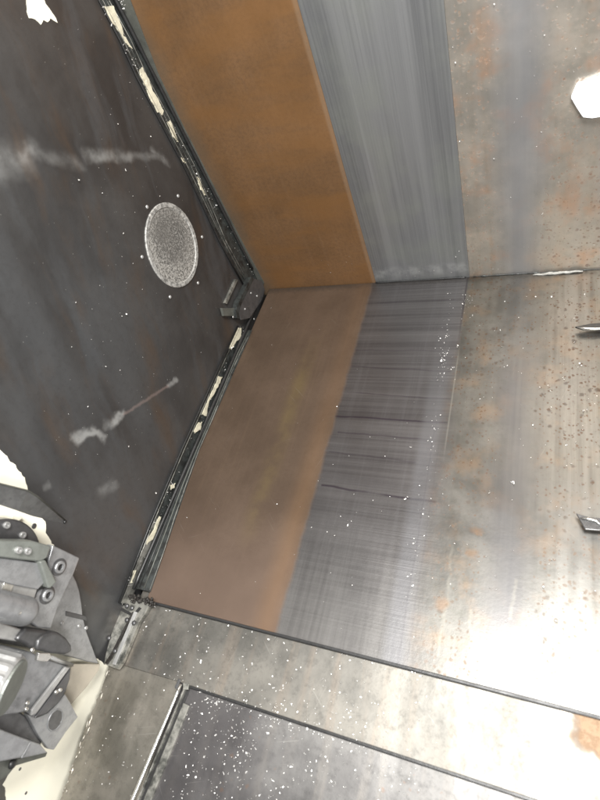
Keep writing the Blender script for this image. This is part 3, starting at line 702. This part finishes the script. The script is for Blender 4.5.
# lug with an oval hole
oc = onx(55, 720, .07)
out_ = [onx(u, v, .07) for u, v in [(27, 714), (36, 718), (48, 713), (58, 703), (65, 694), (70, 702), (78, 717), (66, 732), (54, 750), (48, 749), (38, 735)]]
hole = []
for k in range(20):
    t_ = 2 * math.pi * k / 20; du, dv = 6.2 * math.cos(t_), 11.5 * math.sin(t_)
    c_, s_ = math.cos(.42), math.sin(.42)
    hole.append(onx(55 + du * c_ - dv * s_, 720 + du * s_ + dv * c_, .07))
bm = prism(out_, (-.012, 0, 0), .0015)
o = obj('lug', bm, K['cast'], tc)
obj('lug_hole', prism(hole, (.0008, 0, 0)), K['cast_dark'], tc)
# its raised rim
obj('lug_hole_rim', tube([p + Vector((.0005, 0, 0)) for p in hole + [hole[0], hole[1]]], .0013, 8), K['cast'], tc, True)
# lower block
pl('lower_web', [(-20, 700), (10, 705), (26, 716), (42, 742), (40, 748), (20, 742), (-20, 730)], .062, .02, 'cast_dark', .002)
pl('lower_block', [(-20, 722), (0, 729), (31, 741), (22, 758), (-20, 766)], .092, .03, 'cast', .002)
pl('lower_block_side', [(31, 741), (40, 744), (48, 753), (30, 757), (21, 759)], .086, .03, 'cast', .0015)
pl('lower_block_foot', [(-20, 764), (21, 758), (48, 752), (46, 757), (16, 766), (8, 776), (-20, 792)], .07, .02, 'flange', .0015)
obj('shadow_blob', dome(onx(12, 764, .075), (1, 0, 0), .008, .7), K['rubber'], tc, True)  # black dome stands in for the shadow under the lower block
# beige wedge
wd = pl('beige_guard', [(72, 664), (100, 664), (99, 670), (86, 688), (70, 706), (64, 695), (70, 680)], .022, .004, 'beige', .0008)
# guard sheet above, bent
gp = empty('guard_plate', onx(20, 500, .1)); tag(gp, 'dark bent sheet metal guard tapering to a point above the tool changer', 'guard')
x0, x1 = .13, .05
top = [onx(-25, 478, x0), onx(0, 484, x0), onx(28, 491, x0 - .01), onx(38, 497, x0 - .02), onx(66, 521, x1)]
bot = [onx(-25, 500, x0 - .02), onx(0, 505, x0 - .02), onx(18, 511, x0 - .03), onx(32, 516, x0 - .045), onx(64.5, 523.5, x1 - .002)]
bm = bmesh.new()
A_ = [bm.verts.new(p) for p in top]; B_ = [bm.verts.new(p) for p in bot]
for i in range(4): bm.faces.new((A_[i], A_[i + 1], B_[i + 1], B_[i]))
bmesh.ops.solidify(bm, geom=bm.faces[:], thickness=.0025)
obj('sheet', bm, K['cast'], gp)
obj('lip', tube([p + Vector((.001, 0, .001)) for p in top], .0016, 8), K['flange'], gp, True)
obj('tip_rivet', dome(onx(65, 522, .054), (1, 0, 0), .004, .8), K['rubber'], gp, True)
tag(obj('paint_flake', prism(ragged([onx(u, v, .006) for u, v in [(12, 515), (17, 514), (21, 518), (18, 521), (13, 519)]], .004, .001), (.002, 0, 0)), M['cream']), 'small cream paint flake under the guard plate by the round flange', 'paint flake')

# ================================================================= things poking in from the right
def tongue(label, px, z, tilt, mat, hl):
    e = empty('nozzle_tip', onz(px[0][0], px[0][1], z)); tag(e, label, 'nozzle tip')
    pts = [onz(u, v, z + tilt * i) for i, (u, v) in enumerate(px)]
    obj('blade', prism(pts, (0, 0, .005), .001), M[mat], e)
    obj('bright_edge', tube([onz(u, v, z + .007) for u, v in hl], [.0008] + [.0034] * (len(hl) - 2) + [.003], 10), M['bright'], e, True)
tongue('shiny narrow metal tip at the right edge, nearer the back wall', [(575, 328), (590, 325), (640, 321), (640, 332), (600, 331.5), (583, 330.5)], .012, 0, 'rubber', [(577, 327.5), (584, 328.5), (595, 329), (640, 325)])
tongue('dark curled metal tip at the right edge above the bright reflection', [(576, 514), (588, 518), (640, 521), (640, 534), (597, 531), (585, 530), (581, 523)], .02, 0, 'cast_dark', [(580, 518), (588, 519), (596, 521), (602, 526)])

# white glowing lamp knob on the spotted wall
lm = bpy.data.materials.new('lit_lamp_glass'); lm.use_nodes = True
bb = lm.node_tree.nodes['Principled BSDF']; bb.inputs['Base Color'].default_value = (.9, .9, .9, 1)
bb.inputs['Emission Color'].default_value = (.95, .98, 1, 1); bb.inputs['Emission Strength'].default_value = 1.0
lp = empty('wall_lamp', ony(592, 98, -.02)); tag(lp, 'small glowing white lamp on the rust spotted wall at the right edge', 'lamp')
pts = [ony(u, v, -.013) for u, v in [(571, 99), (574, 92), (577, 85), (586, 83), (594, 80), (604, 76), (622, 80), (628, 100), (620, 116), (604, 117), (592, 119), (583, 118), (577, 109)]]
obj('lens', prism(pts, (0, .014, 0), .005, 4), lm, lp, True)


# ================================================================= swarf
def flake(bm, p, size, flat=0.55):
    """one short curled chip: a narrow strip bent along an arc"""
    rot = Matrix.Rotation(random.uniform(0, 6.28), 3, 'Z') @ Matrix.Rotation(random.gauss(0, flat), 3, 'X') @ Matrix.Rotation(random.gauss(0, flat), 3, 'Y')
    size *= .45 + random.expovariate(1.9); size = min(size, .0048); L_ = size * random.uniform(.6, 1.4); W_ = size * random.uniform(.2, .7); k = random.uniform(.5, 3.4); n = 3
    row = []
    for i in range(n + 1):
        a = (i / n - .5) * k; x = math.sin(a) * L_ / k; z = (1 - math.cos(a)) * L_ / k + abs(W_) * .3
        tw = random.uniform(-.2, .2) * W_
        row.append((bm.verts.new(p + rot @ Vector((x, -W_ / 2, z))), bm.verts.new(p + rot @ Vector((x, W_ / 2, z + tw)))))
    for a, b in zip(row, row[1:]): bm.faces.new((a[0], b[0], b[1], a[1]))
def surf(u, v):
    p = onz(u, v, 0.002)
    if p.y > -.004: return None
    if p.y > Y1:
        return p if p.x > .03 else None
    p = onz(u, v, z2 + .001)
    if p.y > Y2: return p if p.x > .04 else None
    if p.x < .215:
        p = onz(u, v, zz + .001); e_ = onz(108 - (v - 671) * .372, v, zz); return p if p.x > e_.x + .004 else None
    return onz(u, v, z3 + .001)
bm = bmesh.new()
def scatter(n, fu, size, spread=1):
    for _ in range(n):
        u, v = fu()
        if u > 640 or v > 860: continue
        p = surf(u, v)
        if p is None: continue
        if mnoise.noise(p * 22) * 1.3 + random.uniform(-.5, 1) < 0: continue
        flake(bm, p, size * random.choice((.5, .6, .8, 1, 1, 1.3)))
U = random.uniform; Gs = random.gauss
scatter(600, lambda: (U(180, 420), U(690, 830)), .0033)
scatter(600, lambda: (180 + abs(Gs(0, 60)), 690 + abs(Gs(0, 65))), .0033)
scatter(90, lambda: (lambda t: (185 + t * 200, 690 + t * 63 + abs(Gs(0, 4))))(random.random()), .0045)
scatter(230, lambda: (lambda t: (140 + t * 300, 610 + t * 80 + U(0, 70)))(random.random() ** 1.3), .0040)
scatter(80, lambda: (lambda t: (150 + t * 300, 604 + t * 76 + abs(Gs(0, 4))))(random.random()), .0035)
scatter(110, lambda: (U(80, 180), U(680, 830)), .0032)
scatter(120, lambda: (lambda t: (452 - t * 45 + Gs(0, 2.5), 290 + t * 330))(random.random()), .0036)
scatter(60, lambda: (443 + Gs(0, 5), 360 + Gs(0, 9)), .0038)
scatter(40, lambda: (466 + Gs(0, 5), 290 + abs(Gs(0, 14))), .0038)
scatter(190, lambda: (U(440, 600), U(290, 640)), .0034)
scatter(60, lambda: (U(320, 440), U(400, 640)), .0032)
scatter(45, lambda: (U(170, 380), U(300, 600)), .0030)
scatter(50, lambda: (U(180, 200), U(683, 720)), .0045)
tag(obj('metal_chips', bm, M['chip']), 'fine bright metal chips sprinkled over the floor covers', 'metal chips', kind='stuff')
# chips and specks clinging to walls
bm = bmesh.new()
for _ in range(230):
    k = random.random()
    if k < .25:
        p = ony(U(450, 600), U(-10, 265), -.002); nrm = Vector((0, -1, 0))
    elif k < .40:
        p = ony(U(320, 600), 270 + Gs(0, 8), -.004); nrm = Vector((0, -1, 0))
    else:
        t_ = random.random(); p = onx(225 - t_ * 120 + U(-60, 10), 150 + U(-130, 350), .002); nrm = Vector((1, 0, 0))
        if p.y > -.03 or p.z < .02: continue
    if p.z < .004: continue
    q = nrm.to_track_quat('Z', 'Y').to_matrix()
    tmp = bmesh.new(); flake(tmp, Vector(), .0024 * random.choice((.6, .8, 1, 1.4)), .3)
    me = [q @ v.co + p for v in tmp.verts]; vs = [bm.verts.new(c) for c in me]
    tmp.verts.index_update()
    for f in tmp.faces: bm.faces.new([vs[v.index] for v in f.verts])
    tmp.free()
tag(obj('wall_chips', bm, M['chip']), 'tiny metal chips clinging to the upright walls', 'metal chips', kind='stuff')
# crust of chips along both rails
bm = bmesh.new()
for _ in range(260):
    t_ = random.random()
    if random.random() < .5: p = onx(102 + 158 * t_ + Gs(0, 2.5), 3 + 283 * t_, .007)
    else: p = onx(244 - 122 * t_ + Gs(0, 2.5), 325 + 280 * t_, .008)
    flake(bm, p, .0026 * random.choice((.5, .7, 1, 1.3)), 1.0)
for _ in range(90):
    p = ony(98 + U(0, 28), U(-12, 12), -.008) ; flake(bm, p, .004, 1.0)
tag(obj('rail_chips', bm, M['chip']), 'crust of metal chips caught along the corner rails', 'metal chips', kind='stuff')
# the larger curled shavings, one by one
big = [((457, 347), 'slanting curled shaving on the spotted floor below the bright seam', .013), ((580, 365), 'pale forked shaving near the right edge below the upper metal tip', .012),
       ((583, 411), 'star shaped shaving near the right edge midway between the metal tips', .010), ((513, 483), 'crumpled shaving on the smooth grey band of the spotted floor', .010),
       ((443, 361), 'crumpled shaving at the right edge of the dark brushed floor, upper one', .010), ((406, 499), 'bright round shaving at the end of the lower dark scratch', .009),
       ((435, 428), 'bright round shaving below the upper dark scratch', .008), ((490, 492), 'shaving left of the smooth grey band of the spotted floor', .008),
       ((585, 296), 'small curled shaving near the right edge just below the wall', .009), ((235, 738), 'curled shaving near the bright rod on the nearest cover', .008)]
for (u, v), lab, sz in big:
    bm = bmesh.new()
    for k in range(3 if sz > .0095 else 2): flake(bm, onz(u, v, .003 if v < 700 else z3 + .003) + Vector((Gs(0, sz * .3), Gs(0, sz * .3), .001)), sz * .75, .5)
    tag(obj('metal_shaving', bm, M['chip']), lab, 'shaving', 'larger shavings lying on the floor covers')
